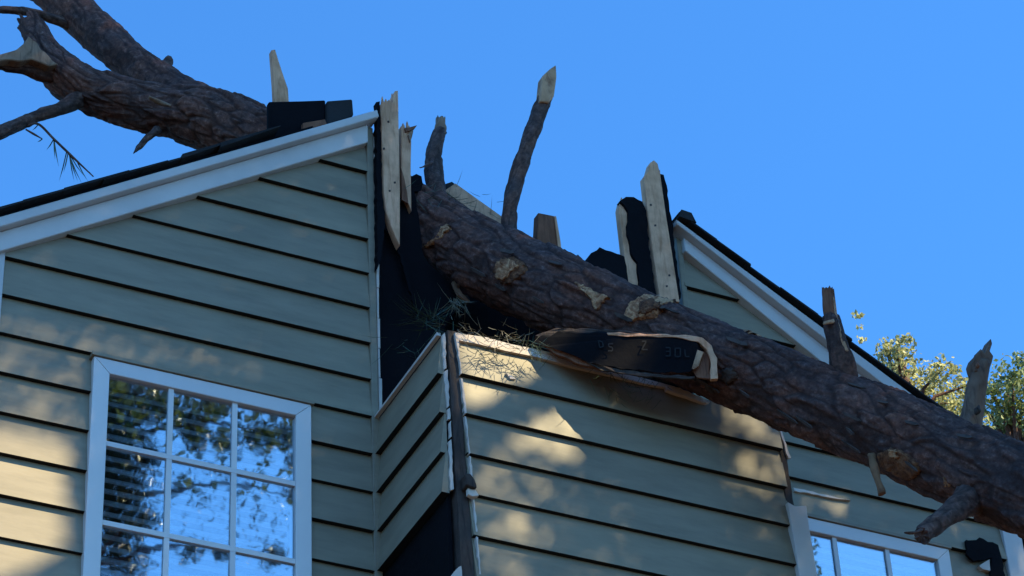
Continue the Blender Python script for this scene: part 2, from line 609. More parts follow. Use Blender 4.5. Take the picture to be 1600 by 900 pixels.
sl = (9.367 - 8.354) / (1.559 - 0.041)
sdv = (9.490 - 8.432) / (1.588 - 0.005)
st_ = (9.517 - 8.474) / (1.6 - 0.026)
XE = -2.0
LB = lambda x: 8.354 + (x + 1.559) * sl
LD = lambda x: 8.432 + (x + 1.588) * sdv
LT = lambda x: 8.474 + (x + 1.600) * st_
rake([(XE, LB(XE)), (-0.040, LB(-0.040))], [(XE, LD(XE) - .002), (-0.040, LD(-0.040) - .002)], -0.050, "rake_frieze")
rake([(XE, LD(XE)), (-0.004, LD(-0.004))], [(XE, LT(XE)), (-0.012, LT(-0.012))], -0.088, "rake_board")
RBs = (8.867 - 9.241) / (2.004 - 1.447); RDs = (8.946 - 9.315) / (2.039 - 1.445); RTs = (8.999 - 9.357) / (2.029 - 1.409)
RB = lambda x: 9.241 + (x - 1.447) * RBs
RD = lambda x: 9.315 + (x - 1.445) * RDs
RT = lambda x: 9.362 + (x - 1.409) * RTs
XE2 = 3.45
rake([(W + .016, RB(W + .016)), (XE2, RB(XE2))], [(W + .016, RD(W + .016) - .002), (XE2, RD(XE2) - .002)], -0.050, "rake_frieze")
rake([(W - .036, RD(W - .036)), (XE2, RD(XE2))], [(W - .036, RT(W - .036)), (XE2, RT(XE2))], -0.088, "rake_board")

# roof decks (open where the trunk came through), shingle courses along the rakes
roof = slab_xz("roof", [(XE, LT(XE) + .002), (-0.30, LT(-0.30) + .002), (-0.30, LT(-0.30) + .022), (XE, LT(XE) + .022)], -0.070, 6.0, M['felt'], house)
slab_xz("roof_deck", [(W - .02, RT(W - .02) + .002), (XE2, RT(XE2) + .002), (XE2, RT(XE2) + .022), (W - .02, RT(W - .02) + .022)], -0.070, 6.0, M['felt'], roof)
APX = 0.72
slab_xz("roof_deck", [(-0.30, LT(-0.30)), (APX, LT(APX)), (APX, LT(APX) + .02), (-0.30, LT(-0.30) + .02)], 1.9, 6.0, M['felt'], roof)
slab_xz("roof_deck", [(APX, LT(APX)), (W - .02, RT(W - .02)), (W - .02, RT(W - .02) + .02), (APX, LT(APX) + .02)], 1.9, 6.0, M['felt'], roof)
x = XE
k = 0
while x < -0.62:
    x1 = min(x + 0.16, -0.56)
    lift = 0.016 if -0.98 < x < -0.70 else random.uniform(0.0, 0.006)
    lo = 0.024
    pts = [(x, LT(x) + lo + random.uniform(0, .003)), (x1 + .10, LT(x1 + .10) + lo + .004 + lift), (x1 + .10, LT(x1 + .10) + lo + .010 + lift), (x, LT(x) + lo + .014 + lift * .6)]
    slab_xz("shingle", pts, -0.104 + random.uniform(-.006, .006), 1.2, M['shingle'], roof)
    x = x1
x = W - 0.03
while x < XE2:
    x1 = x + 0.16
    pts = [(x, RT(x) + .024), (x1 + .02, RT(x1 + .02) + .024 + random.uniform(0, .004)), (x1 + .02, RT(x1 + .02) + .038), (x, RT(x) + .032)]
    slab_xz("shingle", pts, -0.104 + random.uniform(-.006, .006), 1.2, M['shingle'], roof)
    x = x1
slab_xz("ridge_cap", [(W - .035, RT(W) + .02), (W + .05, RT(W + .05) + .038), (W + .03, RT(W) + .058), (W - .02, RT(W) + .062)], -0.112, 0.5, M['shingle'], roof)

# the rest of the body, for light and for a step to the side
box("side_wall", (XL - 0.10, 0.13, 0), (XL - 0.02, 6, 8.25), M['siding'], house)
box("side_wall", (XR + 0.02, 0.13, 0), (XR + 0.10, 6, 8.2), M['siding'], house)
box("rear_wall", (XL - 0.10, 6, 0), (XR + 0.10, 6.1, 8.3), M['siding'], house)
box("attic_floor", (XL, 0.13, 8.0), (XR, 6, 8.05), M['felt'], house)
box("room_wall", (XL, 2.0, 6.0), (XR, 2.05, 8.0), M['room'], house)
box("room_floor", (XL, 0.13, 5.9), (XR, 2.0, 6.0), M['room'], house)


# ------------------------------------------------------------------ windows
def window(x0, x1):
    w = empty("window", ((x0 + x1) / 2, 0, WBOT), parent=house)
    fw = 0.064
    y0, y1 = -0.042, 0.05
    z1, z0 = WTOP, WBOT
    fr = slab_xz("frame", [(x0, z0), (x0 + fw, z0 + fw), (x0 + fw, z1 - fw), (x0, z1)], y0, y1, M['vinyl'], w, 0.002)
    slab_xz("frame", [(x1 - fw, z0 + fw), (x1, z0), (x1, z1), (x1 - fw, z1 - fw)], y0, y1, M['vinyl'], w, 0.002)
    slab_xz("frame", [(x0 + .0008, z1), (x0 + fw + .0008, z1 - fw), (x1 - fw - .0008, z1 - fw), (x1 - .0008, z1)], y0, y1, M['vinyl'], w, 0.002)
    slab_xz("frame", [(x0 + .0008, z0), (x1 - .0008, z0), (x1 - fw - .0008, z0 + fw), (x0 + fw + .0008, z0 + fw)], y0, y1, M['vinyl'], w, 0.002)
    box("head_flashing", (x0 - 0.01, -0.050, z1 + 0.002), (x1 + 0.01, 0.0, z1 + 0.016), M['siding'], w)
    gx0, gx1 = x0 + fw, x1 - fw
    cols = [gx0 + (gx1 - gx0) * t for t in (0.330, 0.672)]
    rows = [7.588, 7.243, 6.90, 6.66]
    mt = 0.0105
    for c in cols:
        zs = [z1 - fw] + rows + [z0 + fw]
        for a, b in zip(zs[1:], zs[:-1]):
            box("muntin", (c - mt, -0.0325, a + mt * (a != z0 + fw)), (c + mt, -0.0245, b - mt * (b != z1 - fw)), M['vinyl'], w)
    for r in rows:
        box("muntin", (gx0, -0.0335, r - mt), (gx1, -0.0245, r + mt), M['vinyl'], w)
    xs = [gx0] + cols + [gx1]
    zs = [z1 - fw] + rows + [z0 + fw]
    for i in range(3):
        for b, a in zip(zs[:-1], zs[1:]):
            e = 0.001
            box("pane", (xs[i] + e, -0.024, a + e), (xs[i + 1] - e, -0.020, b - e), M['glass'], w)
    return w


for (a, b), lb in zip(WINS, ("white gridded window left of the torn chimney chase", "white gridded window below the fallen trunk")):
    w = window(a, b)
    w["label"] = lb
    bl = empty("window_blind", ((a + b) / 2, 0.045, WBOT), ("white slatted blind behind the left window" if a < 0 else "white slatted blind behind the window under the trunk"), "blind", "blinds behind the windows")
    z = WBOT + 0.08
    first = None
    while z < WTOP - 0.05:
        if first is None:
            v = [(a + .066, -.025, -.002), (b - .066, -.025, -.002), (b - .066, .025, -.004), (a + .066, .025, -.004), (a + .066, 0, .002), (b - .066, 0, .002)]
            v += [(q[0], q[1], q[2] + .0055) for q in v]
            v = [Vector(q) + Vector((-(a + b) / 2, 0, 0)) for q in v]
            first = mesh_obj("slat", v, [(0, 1, 5, 4), (4, 5, 2, 3), (6, 10, 11, 7), (10, 9, 8, 11), (0, 6, 7, 1), (3, 2, 8, 9), (1, 7, 11, 5), (5, 11, 8, 2), (0, 4, 10, 6), (4, 3, 9, 10)], M['blind'])
            s = first
        else:
            s = first.copy(); COL.objects.link(s)
        s.parent = bl
        s.location = (0, random.uniform(-.001, .001), z - WBOT)
        s.rotation_euler = (0.92 + random.uniform(-.04, .04), random.uniform(-.002, .002), 0)
        z += 0.049

# ------------------------------------------------------------------ chimney chase
chase = empty("chimney_chase", (0.7, DY, 0), parent=house)
chase["label"] = "boxed-out chimney chase snapped off under the trunk"
box("chase_core", (0.012, DY + 0.006, 0), (W + 0.006, -0.004, E0 - 4 * EX), M['siding'], chase)
ZT = E0 + 4 * EX     # where the chase was snapped off
for k in range(-4, 4):
    z0 = E0 + k * EX; z1 = z0 + EX
    xl = 0.052 + (ZT - z0) * 0.030
    p = [(xl, z0), (W, z0), (W, z1 + .004), (xl - 0.004, z1 + .004)]
    if k == 3: p = [(xl, z0), (W, z0), (W, z1 - .012), (W * .62, z1 - .008), (0.5, z1 - .006), (xl - 0.004, z1 - .004)]
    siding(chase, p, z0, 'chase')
    if k >= 0:
        yb = DY + 0.004 + 0.004 * (k % 2)
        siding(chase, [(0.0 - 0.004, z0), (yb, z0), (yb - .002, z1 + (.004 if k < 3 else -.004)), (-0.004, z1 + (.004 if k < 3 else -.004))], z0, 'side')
    else:
        pass
# felt-covered sheathing: side (bare below the torn siding), front, and the wall behind
box("side_sheathing", (0.004, DY + 0.03, 6.55), (0.02, -0.002, ZT - 0.03), M['felt'], chase)
box("front_sheathing", (0.06, DY + 0.006, 6.55), (W, DY + 0.024, ZT - 0.012), M['felt'], chase)
box("far_sheathing", (W - 0.012, DY + 0.03, 6.55), (W + 0.004, -0.002, ZT - 0.2), M['felt'], chase)
# inside corner between wall and chase
box("inside_corner_trim", (-0.030, -0.028, 6.55), (-0.006, -0.004, 8.0), M['siding'], chase)
# stripped corner stud at the left edge, darker at the right
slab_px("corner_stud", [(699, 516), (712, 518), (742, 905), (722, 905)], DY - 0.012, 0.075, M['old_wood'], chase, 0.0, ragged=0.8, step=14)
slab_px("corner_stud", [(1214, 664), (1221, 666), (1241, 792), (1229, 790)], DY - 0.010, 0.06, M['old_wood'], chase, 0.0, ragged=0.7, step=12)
slab_px("corner_board", [(1231, 784), (1243, 791), (1260, 790), (1264, 820), (1280, 915), (1252, 915)], DY - 0.034, 0.030, M['trim'], chase, 0.002)
# torn siding edges, white where the board cores show
for a in ([(711.5, 519), (715, 521), (722, 583), (720, 584)], [(720, 590), (723, 592), (729, 645), (726, 646)], [(726.5, 650), (729, 652), (735, 708), (733, 709)],
          [(733, 712), (736, 714), (741, 772), (738, 772)], [(739, 775), (741, 776), (746, 834), (744, 834)], [(744, 838), (747, 840), (752, 898), (749, 898)]):
    slab_px("torn_edge", a, DY - 0.026, 0.02, M['primer'], chase, ragged=1.0)
for a in ([(691, 524), (695, 520), (698, 575), (694, 577)], [(694, 580), (700, 577), (702, 634), (698, 637)], [(699, 640), (703, 637), (704, 655), (700, 655)],
          [(701, 690), (705, 686), (709, 764), (704, 766)], [(702, 660), (705, 657), (706, 682), (703, 684)]):
    slab_px("torn_edge", a, DY - 0.004, 0.012, M['primer'], chase, ragged=1.0)
top = [(713, 520), (760, 527), (800, 538), (845, 547), (905, 562), (960, 576), (1010, 592), (1055, 604), (1052, 607), (1005, 599), (950, 585), (900, 574), (840, 558), (790, 548), (750, 538), (714, 531)]
slab_px("torn_edge", top, DY - 0.020, 0.03, M['primer'], chase, label="ragged pale top edge of the snapped chase front")
slab_px("torn_edge", [(590, 652), (690, 524), (693, 519), (694, 524), (593, 657)][:0] or [(1040, 602), (1062, 606), (1090, 618), (1110, 628), (1104, 630), (1075, 620), (1042, 609)], DY - 0.024, 0.02, M['primer'], chase, ragged=1.0)
# thin light edge on top of the side siding
hull_prism("torn_edge", [Vector((-0.026, -0.01, ZT - .006)), Vector((-0.026, DY + .002, ZT - .006)), Vector((-0.026, DY + .002, ZT + .008)), Vector((-0.026, -0.01, ZT + .004))],
           [Vector((-0.010, -0.01, ZT - .006)), Vector((-0.010, DY + .002, ZT - .006)), Vector((-0.010, DY + .002, ZT + .008)), Vector((-0.010, -0.01, ZT + .004))], M['primer'], chase)
# splintered bit jutting from the stud, with a white chip under it
slab_px("splinter", [(727, 740), (735, 739), (742, 748), (746, 762), (738, 761), (729, 757)], DY - 0.06, 0.05, M['old_wood'], chase, 0.003, ragged=0.9)
slab_px("splinter", [(731, 762), (740, 762), (749, 774), (738, 776), (732, 772)], DY - 0.045, 0.02, M['primer'], chase, 0.002, ragged=0.9)
slab_px("splinter", [(704, 902), (716, 886), (721, 884), (722, 902)], DY - 0.02, 0.015, M['primer'], chase, ragged=0.9)
slab_px("splinter", [(796 - 5, 583), (800, 587), (806, 592), (798, 592)], DY - 0.03, 0.01, M['primer'], chase, ragged=0.9)
# the wall behind the chase: torn felt and ragged hole
fw_ = [(589, 905), (589.5, 205), (596, 200), (612, 230), (626, 296), (644, 292), (650, 312), (655, 345), (660, 390), (668, 408), (684, 424), (700, 440), (713, 462), (716, 482), (704, 496), (696, 512), (698, 905)]
slab_px("torn_felt_wall", rough(fw_, 9, 1.6), 0.004, 0.02, M['felt'], house, label="black roofing felt bared behind the snapped chimney chase")
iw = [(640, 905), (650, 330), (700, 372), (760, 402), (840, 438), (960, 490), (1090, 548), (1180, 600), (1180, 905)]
slab_px("dark_backing", iw, 0.30, 0.04, M['felt'], house)  # added black sheet standing in for the darkness inside the hole
# snapped rafters and lath inside the hole
for a in ([(716, 444), (722, 442), (736, 470), (730, 473)], [(860, 490), (868, 494), (872, 520), (864, 520)]):
    slab_px("rafter", a, 0.16, 0.05, M['old_wood'], house, 0.002, ragged=0.8)
slab_px("splinter", [(707, 440), (710, 438), (722, 458), (734, 470), (731, 472), (716, 460)], -0.03, 0.012, M['grey_wood'], house, ragged=0.7)
slab_px("splinter", [(716, 432), (718, 430), (719, 446), (716, 452), (714, 446)], -0.03, 0.01, M['grey_wood'], house)
# creased felt flaps
slab_px("felt_flap", [(598, 352), (612, 372), (626, 400), (634, 432), (648, 480), (655, 490), (642, 452), (636, 418), (628, 380), (620, 368)], -0.03, 0.012, M['felt'], house, ragged=1.8)
slab_px("felt_flap", [(1510, 843), (1513, 845), (1526, 843), (1530, 840), (1559, 851), (1563, 862), (1572, 905), (1547, 905), (1550, 871), (1521, 877), (1511, 866)], -0.038, 0.012, M['felt'], house, label="black torn felt at the right corner board", ragged=1.8)
slab_px("torn_edge", [(1530, 884), (1546, 874), (1548, 892), (1536, 889)], -0.036, 0.02, M['primer'], house, ragged=1.0)
slab_px("torn_edge", [(1240, 762), (1250, 764), (1300, 775), (1330, 782), (1298, 777.5), (1242, 767)], -0.027, 0.02, M['primer'], house, ragged=1.0)
slab_px("torn_edge", [(1217, 670), (1222, 674), (1236, 715), (1232, 716)], DY - 0.018, 0.012, M['primer'], chase, ragged=1.0)

# framing left standing beside the hole
slab_px("broken_stud", [(595, 162), (599, 157), (603, 160), (608, 155), (613, 160), (617, 142), (622, 141), (625, 300), (625, 384), (619, 372), (611, 352), (604, 330), (600, 300)],
        -0.066, 0.038, M['pine'], house, 0.002, label="tall pale stud with a splintered spike at the left broken edge")
slab_px("felt_strip", [(588, 160), (594, 158), (597, 300), (602, 345), (596, 400), (590, 420)], -0.058, 0.03, M['felt'], house, ragged=1.2)
slab_px("broken_stud", [(627, 196), (634, 201), (640, 195), (643, 210), (642, 260), (643, 330), (640, 322), (633, 308), (627, 300)], -0.02, 0.03, M['pine'], house, 0.002, label="narrow pale stud behind the tall spiked one")
slab_px("broken_stud", [(627, 262), (632, 280), (636, 300), (638, 318), (628, 312)], -0.030, 0.008, M['pine_red'], house)
slab_px("splinter", [(633, 200), (640, 199), (652, 196), (648, 200), (640, 204), (634, 206)], -0.03, 0.02, M['pine_red'], house, ragged=0.9)
slab_px("splinter", [(638, 210), (645, 202), (646, 205), (641, 222)], -0.03, 0.012, M['grey_wood'], house, ragged=0.9)
slab_px("felt_scrap", [(643, 276), (650, 271), (659, 276), (661, 288), (657, 298), (644, 300)], 0.03, 0.06, M['felt'], house, ragged=1.6)
slab_px("broken_stud", [(967, 325), (970, 312), (985, 318), (992, 400), (1003, 452), (981, 448), (975, 395)], -0.085, 0.036, M['pine'], house, 0.002, label="pale stud capped with black felt left of the pointed stud")
slab_px("felt_strip", [(969, 314), (978, 307), (990, 308), (1004, 315), (1010, 330), (1016, 400), (1026, 462), (1000, 454), (996, 410), (986, 396), (980, 360), (982, 330)], -0.098, 0.03, M['felt'], house, ragged=1.2)
slab_px("broken_stud", [(1006, 276), (1012, 268), (1016, 254), (1022, 250), (1028, 256), (1032, 274), (1040, 330), (1051, 400), (1062, 472), (1031, 466), (1020, 390), (1012, 330)],
        -0.105, 0.038, M['pine'], house, 0.002, label="tall pale pointed stud at the right broken edge")
slab_px("felt_strip", [(1032, 272), (1037, 273), (1042, 290), (1046, 330), (1050, 345), (1054, 380), (1060, 430), (1064, 466), (1058, 466), (1046, 372), (1038, 320)], -0.075, 0.05, M['felt'], house, ragged=1.2)

for (x, y, h, w_, Y) in ((598, 160, 10, 2.2, -.06), (604, 160, 6, 2.5, -.055), (611, 160, 8, 2, -.06), (614, 158, 13, 2.4, -.05), (1013, 272, 9, 2.4, -.10), (1026, 262, 8, 2, -.095), (1030, 272, 7, 2, -.10),
                         (631, 200, 8, 2, -.015), (637, 198, 9, 2, -.015), (972, 316, 8, 2, -.08), (979, 318, 6, 2, -.08)):
    slab_px("splinter", [(x - w_, y + 8), (x + w_, y + 8), (x + w_ * .4 + random.uniform(-1, 1), y - h * .4), (x + random.uniform(-1.5, 1.5), y - h)], Y, 0.012, M['pine'], house)
# nail heads and dark knots on the standing studs
for x, y in ((607, 190), (600, 232), (617, 285), (609, 298), (1017, 320), (1024, 352), (1046, 430), (1042, 447)):
    slab_px("nail_head", [(x - 1.6, y - 1.2), (x + 1.2, y - 1.6), (x + 1.7, y + 1.2), (x - 1.2, y + 1.6)], -0.0675 if x < 700 else -0.1065, 0.004, M['old_wood'], house)

# ------------------------------------------------------------------ loose wreckage
o = slab_px("felted_roof_panel", [(420, 158), (470, 157), (509, 155.5), (509, 192), (480, 205), (420, 232)], -0.03, 0.03, M['felt'], None, 0.006,
            label="black felt-covered roof panel tipped up behind the left rake", cat="roof panel")
o = slab_px("roof_panel_piece", [(511, 157), (551, 154), (553, 180), (530, 190), (512, 198)], -0.05, 0.03, M['shingle'], None, 0.006,
            label="small black shingled scrap leaning at the right of the felted panel", cat="roof scrap")
slab_px("lumber_scrap", [(473, 192), (508, 186), (512, 196), (474, 212)], -0.065, 0.02, M['pine_red'], None, 0.002,
        label="brown lumber scrap in front of the black roof panel", cat="lumber")
slab_px("broken_lath", [(424, 78), (430, 77), (434, 90), (441, 112), (450, 138), (452, 165), (430, 170), (428, 130)], 0.27, 0.03, M['pine'], None, 0.002,
        label="slim pale splinter standing up behind the black roof panel", cat="lumber")
plank("broken_board", P(704, 297, 0.16), P(800, 366, -0.02), 0.062, 0.036, M['pine'], None, face=Vector((-0.2, -1, -0.3)), jag=0.0,
      label="pale board lying along the top of the trunk by the short stub", cat="lumber")
slab_px("felt_scrap", [(695, 288), (706, 284), (716, 292), (740, 318), (762, 338), (748, 334), (718, 316), (703, 304)], 0.20, 0.03, M['shingle'], None, ragged=1.6,
        label="black felt scrap under the pale board on the trunk", cat="felt scrap")
blk = slab_px("lumber_block", [(841, 332), (866, 337), (872, 375), (876, 405), (850, 402), (839, 372)], -0.16, 0.045, M['pine_red'], None, 0.003,
        label="brown broken block standing behind the middle of the trunk", cat="lumber")
slab_px("split_edge", [(866.5, 337.5), (869, 338), (876, 378), (879, 406), (874, 404)], -0.165, 0.03, M['pine'], blk)
slab_px("crumpled_felt", [(898, 405), (903, 397), (918, 408), (924, 396), (938, 386), (956, 393), (976, 400), (982, 448), (940, 440), (905, 425)], -0.12, 0.10, M['felt'], None, 0.0015, ragged=2.2,
        label="crumpled black felt between the trunk and the capped stud", cat="felt scrap")

# the felt-faced board hanging over the front of the chase
fb = empty("felted_board", tuple(P(960, 545, -0.80)), "black felt-faced board with broken tan end on the chase", "board")


def yb(px): return -0.662 - (px - 830) / 290 * 0.298


def board_px(name, pts, dy, th, mat, bev=0.002):
    fr = [P(x, y, yb(x) + dy + 0.006 * noise.noise(Vector((x * .05, y * .05, 0)))) for x, y in rough(pts, 9, 1.3)]
    bk = [p + Vector((0.02, th, 0.02)) for p in fr]
    o = hull_prism(name, fr, bk, mat, fb)
    if bev: bevel(o, bev)
    return o


board_px("felt_face", [(832, 536), (846, 524), (858, 526), (872, 517), (900, 521), (930, 519), (1000, 524), (1060, 526), (1086, 532), (1092, 548), (1084, 576), (1078, 582), (1020, 582), (980, 576), (940, 572), (905, 560), (870, 546)], 0.0, 0.012, M['felt'])
board_px("wood_edge", [(948, 519), (1000, 521), (1070, 523), (1098, 528), (1112, 540), (1121, 560), (1122, 592), (1111, 592), (1110, 560), (1104, 547), (1092, 534), (1066, 528), (1000, 526), (950, 524)], -0.004, 0.04, M['pine'])
board_px("wood_end", [(1090, 546), (1100, 550), (1092, 572), (1084, 578), (1081, 576), (1086, 560)], -0.003, 0.03, M['split'])
board_px("wood_core", [(1097, 548), (1109, 552), (1110, 592), (1088, 590), (1082, 580), (1093, 572)], 0.016, 0.03, M['pine_red'])
board_px("lower_edge", [(905, 561), (950, 574), (1020, 584), (1086, 588), (1084, 592), (1010, 589), (940, 579)], 0.004, 0.03, M['old_wood'])
board_px("torn_ply", [(836, 524), (868, 512), (930, 514), (990, 518), (1040, 522), (990, 524), (930, 522), (874, 522), (850, 530)], 0.012, 0.05, M['old_wood'])
board_px("torn_ply", [(846, 536), (880, 548), (915, 562), (960, 574), (940, 577), (900, 567), (866, 552)], 0.010, 0.04, M['pine_red'])
# faint stencilled marks on the felt
def strokes(name, segs, mat, dy=-0.008, w=1.9):
    v, f = [], []
    for (x0, y0, x1, y1) in segs:
        d = math.hypot(x1 - x0, y1 - y0); ox, oy = -(y1 - y0) / d * w / 2, (x1 - x0) / d * w / 2
        b = len(v)
        for x, y in ((x0 + ox, y0 + oy), (x1 + ox, y1 + oy), (x1 - ox, y1 - oy), (x0 - ox, y0 - oy)):
            v.append(P(x, y, yb(x) + dy))
        f.append((b, b + 1, b + 2, b + 3))
    return mesh_obj(name, v, f, mat, fb, kind="stuff")


M['stencil'] = paint("faded_stencil_ink", (0.0145, 0.0135, 0.0155), 0.5, 0.9)
M['stencil'].node_tree.nodes["Principled BSDF"].inputs["Roughness"].default_value = 0.9
strokes("stencil_print", [(935, 532, 937, 543), (935, 532, 941, 534), (941, 534, 943, 541), (943, 541, 937, 543),
                          (958, 537, 951, 537), (951, 537, 951, 541), (951, 541, 957, 543), (957, 543, 957, 548), (957, 548, 950, 548),
                          (1003, 533, 1010, 533), (1010, 533, 1003, 546), (1003, 546, 1012, 546),
                          (1040, 543, 1047, 543), (1047, 543, 1047, 549), (1041, 549, 1047, 549), (1047, 549, 1047, 556), (1047, 556, 1040, 556),
                          (1055, 544, 1063, 544), (1063, 544, 1063, 557), (1063, 557, 1055, 557), (1055, 557, 1055, 544),
                          (1070, 546, 1071, 557), (1071, 557, 1077, 557)], M['stencil'])

# ------------------------------------------------------------------ the fallen pine
tree = empty("fallen_pine_tree", tuple(P(1600, 769, -1.75)), "broken bark-covered pine trunk fallen across the gable and snapped chase", "tree")
TR = [(1800, 850, -2.15, 156), (1600, 766, -1.75, 147), (1425, 691, -1.38, 138), (1250, 617, -1.04, 129), (1060, 538, -0.70, 126), (900, 471, -0.42, 130),
      (780, 418, -0.14, 132), (680, 366, 0.12, 126), (550, 290, 0.36, 118), (420, 226, 0.54, 110), (330, 189, 0.68, 108), (250, 173, 0.78, 86), (165, 151, 0.88, 80), (106, 123, 0.94, 77), (72, 84, 1.0, 58), (46, 36, 1.06, 50)]


def px_pts(lst, sub=0.0):
    pts, rad = [], []
    for x, y, Y, d in lst:
        p = P(x, y, Y)
        pts.append(p); rad.append(max(0.0015, d / 2 * (p - CAM).dot(fwd) / FPX - sub))
    return pts, rad


tp, trd = px_pts(TR, 0.016)
trunk = tube("trunk", tp, trd, M['bark'], tree, ds=0.0065, seg=170, amp=0.011, scale=18.0, lump=0.008, jag=0.05, tip=M['grey_wood'])
smooth_trunk = tube("tmp", tp, trd, M['bark'], None, ds=0.05, seg=40)
bvh = BVHTree.FromPolygons([v.co.copy() for v in smooth_trunk.data.vertices], [tuple(p.vertices) for p in smooth_trunk.data.polygons])
bpy.data.objects.remove(smooth_trunk)


def limb(name, lst, mat, ds=0.012, seg=60, amp=0.007, scale=24, jag=0.0, tip=None, parent=None, lump=0.006, seed=1.0, **kw):
    p, r = px_pts(lst, amp * 1.15)
    return tube(name, p, r, mat, parent or tree, ds=ds, seg=seg, amp=amp, scale=scale, jag=jag, tip=tip, lump=lump, seed=seed, **kw)


# the fork at the far end
limb("limb", [(330, 186, 0.68, 92), (262, 138, 0.84, 70), (215, 104, 0.96, 62), (163, 60, 1.1, 64), (104, 4, 1.25, 68), (40, -55, 1.4, 74)], M['bark'], seed=2.2)
# the torn side branch with bare wood
limb("limb", [(120, 130, 0.95, 40), (72, 113, 0.93, 34), (30, 105, 0.92, 22), (-20, 100, 0.92, 15)], M['bark'], amp=0.004, scale=30, seed=4.0)
tw_ = slab_px("torn_wood", [(-6, 85), (10, 82), (26, 77), (38, 67), (45, 56), (52, 62), (58, 66), (64, 76), (72, 82), (82, 94), (92, 100), (76, 103), (62, 97), (50, 92), (34, 95), (12, 93), (-6, 96)], 0.85, 0.05, M['grey_wood'], tree, 0.004, ragged=0.8,
              label="pale torn wood at the limb fork")
limb("branch", [(125, 48, 1.2, 10), (98, 36, 1.2, 18), (62, 22, 1.19, 14), (20, 16, 1.18, 13), (-30, 15, 1.18, 12)], M['bark_dark'], amp=0.002, scale=40, seg=24, seed=5.1)
limb("branch", [(150, 138, 0.92, 26), (118, 158, 0.9, 30), (88, 172, 0.88, 23), (50, 185, 0.87, 20), (0, 206, 0.86, 22), (-30, 216, 0.86, 22)], M['bark_dark'], amp=0.003, scale=34, seg=28, seed=5.7)
limb("branch_stub", [(246, 202, 0.74, 14), (232, 214, 0.73, 12), (218, 228, 0.72, 9), (209, 240, 0.72, 3)], M['bark_dark'], amp=0.002, scale=40, seg=16, seed=6.2)
limb("branch_stub", [(252, 118, 0.86, 24), (262, 98, 0.86, 17), (264, 90, 0.86, 8)], M['bark_dark'], amp=0.004, seg=20, seed=6.8)
limb("bark_flake", [(232, 152, 0.62, 6), (248, 159, 0.62, 8), (266, 166, 0.63, 4)], M['grey_wood'], amp=0.0, seg=12, seed=6.9)
# a hanging twig with needles
tw = limb("twig", [(40, 196, 0.86, 3), (60, 194, 0.86, 4), (84, 217, 0.85, 4), (108, 240, 0.85, 4), (146, 276, 0.84, 2)], M['bark_dark'], amp=0, lump=0, seg=8)
limb("twig", [(40, 202, 0.86, 3), (52, 209, 0.86, 4), (66, 217, 0.86, 2)], M['bark_dark'], amp=0, lump=0, seg=6)


def needles(name, segs, w, mat, parent=None, **kw):
    """thin flat-sided needles between pairs of points"""
    v, f = [], []
    for a, b in segs:
        d = (b - a); s = d.cross(fwd).normalized() * w / 2; u = d.cross(s).normalized() * w / 2
        m = a + d * 0.5 + Vector((0, 0, -0.06 * d.length))
        i = len(v)
        v += [a + s, a - s * .5 + u, a - s * .5 - u, m + s, m - s * .5 + u, m - s * .5 - u, b]
        for k in range(3):
            k2 = (k + 1) % 3
            f += [(i + k, i + k2, i + 3 + k2, i + 3 + k), (i + 3 + k, i + 3 + k2, i + 6)]
    return mesh_obj(name, v, f, mat, parent, **kw)


sg = []
for (ax, ay, bx, by) in ((84, 217, 92, 262), (84, 217, 72, 235), (84, 219, 86, 250), (108, 240, 122, 285), (108, 240, 132, 276), (108, 240, 144, 272), (108, 240, 116, 284), (104, 237, 92, 284),
                         (106, 240, 99, 270), (108, 242, 128, 287), (120, 252, 138, 284), (60, 194, 50, 204), (66, 217, 58, 222)):
    sg.append((P(ax, ay, 0.855), P(bx, by, 0.85)))
needles("needle", sg, 0.006, M['needle'], tw)

# stubs along the trunk
s1 = limb("branch_stub", [(690, 352, 0.10, 44), (682, 296, 0.12, 32), (677, 250, 0.13, 27), (683, 215, 0.14, 24), (688, 205, 0.14, 21)], M['bark_dark'], seg=36, amp=0.005, scale=32, seed=7.3)
limb("broken_end", [(682, 226, 0.135, 17), (687, 205, 0.138, 20), (689, 186, 0.142, 17)], M['grey_wood'], seg=24, amp=0.003, jag=0.02, parent=s1, seed=7.9)
limb("splinter", [(676, 254, 0.02, 6), (666, 258, 0.0, 4), (656, 262, -0.02, 2)], M['bark_dark'], seg=8, amp=0, parent=s1)
s2 = limb("branch_stub", [(800, 402, -0.21, 36), (795, 352, -0.22, 26), (802, 300, -0.23, 25), (816, 250, -0.24, 26), (834, 200, -0.25, 26), (852, 152, -0.26, 24)], M['bark_dark'], seg=36, amp=0.004, scale=30, jag=0.02, seed=8.3)
p0 = [(844, 158), (848, 118), (860, 107), (869, 101), (870, 120), (866, 150), (858, 160)]
slab_px("broken_end", p0, -0.295, 0.05, M['split'], s2, 0.004)
s3 = limb("branch_stub", [(1332, 640, -1.18, 60), (1320, 585, -1.22, 44), (1310, 545, -1.24, 37), (1302, 510, -1.25, 31), (1298, 494, -1.25, 27)], M['bark_dark'], seg=36, amp=0.005, scale=30, seed=9.1)
limb("broken_end", [(1303, 508, -1.25, 25), (1297, 485, -1.255, 22), (1293, 453, -1.26, 19)], M['pine_red'], seg=24, amp=0.003, jag=0.03, parent=s3, seed=9.5)
slab_px("pale_split", [(1302, 462), (1306, 468), (1310, 500), (1320, 530), (1327, 548), (1322, 548), (1312, 525), (1306, 498)], -1.285, 0.03, M['split'], s3, 0.003)
limb("bark_collar", [(1288, 505, -1.262, 7), (1297, 502, -1.29, 8), (1308, 500, -1.262, 7)], M['split'], seg=12, amp=0.002, parent=s3)
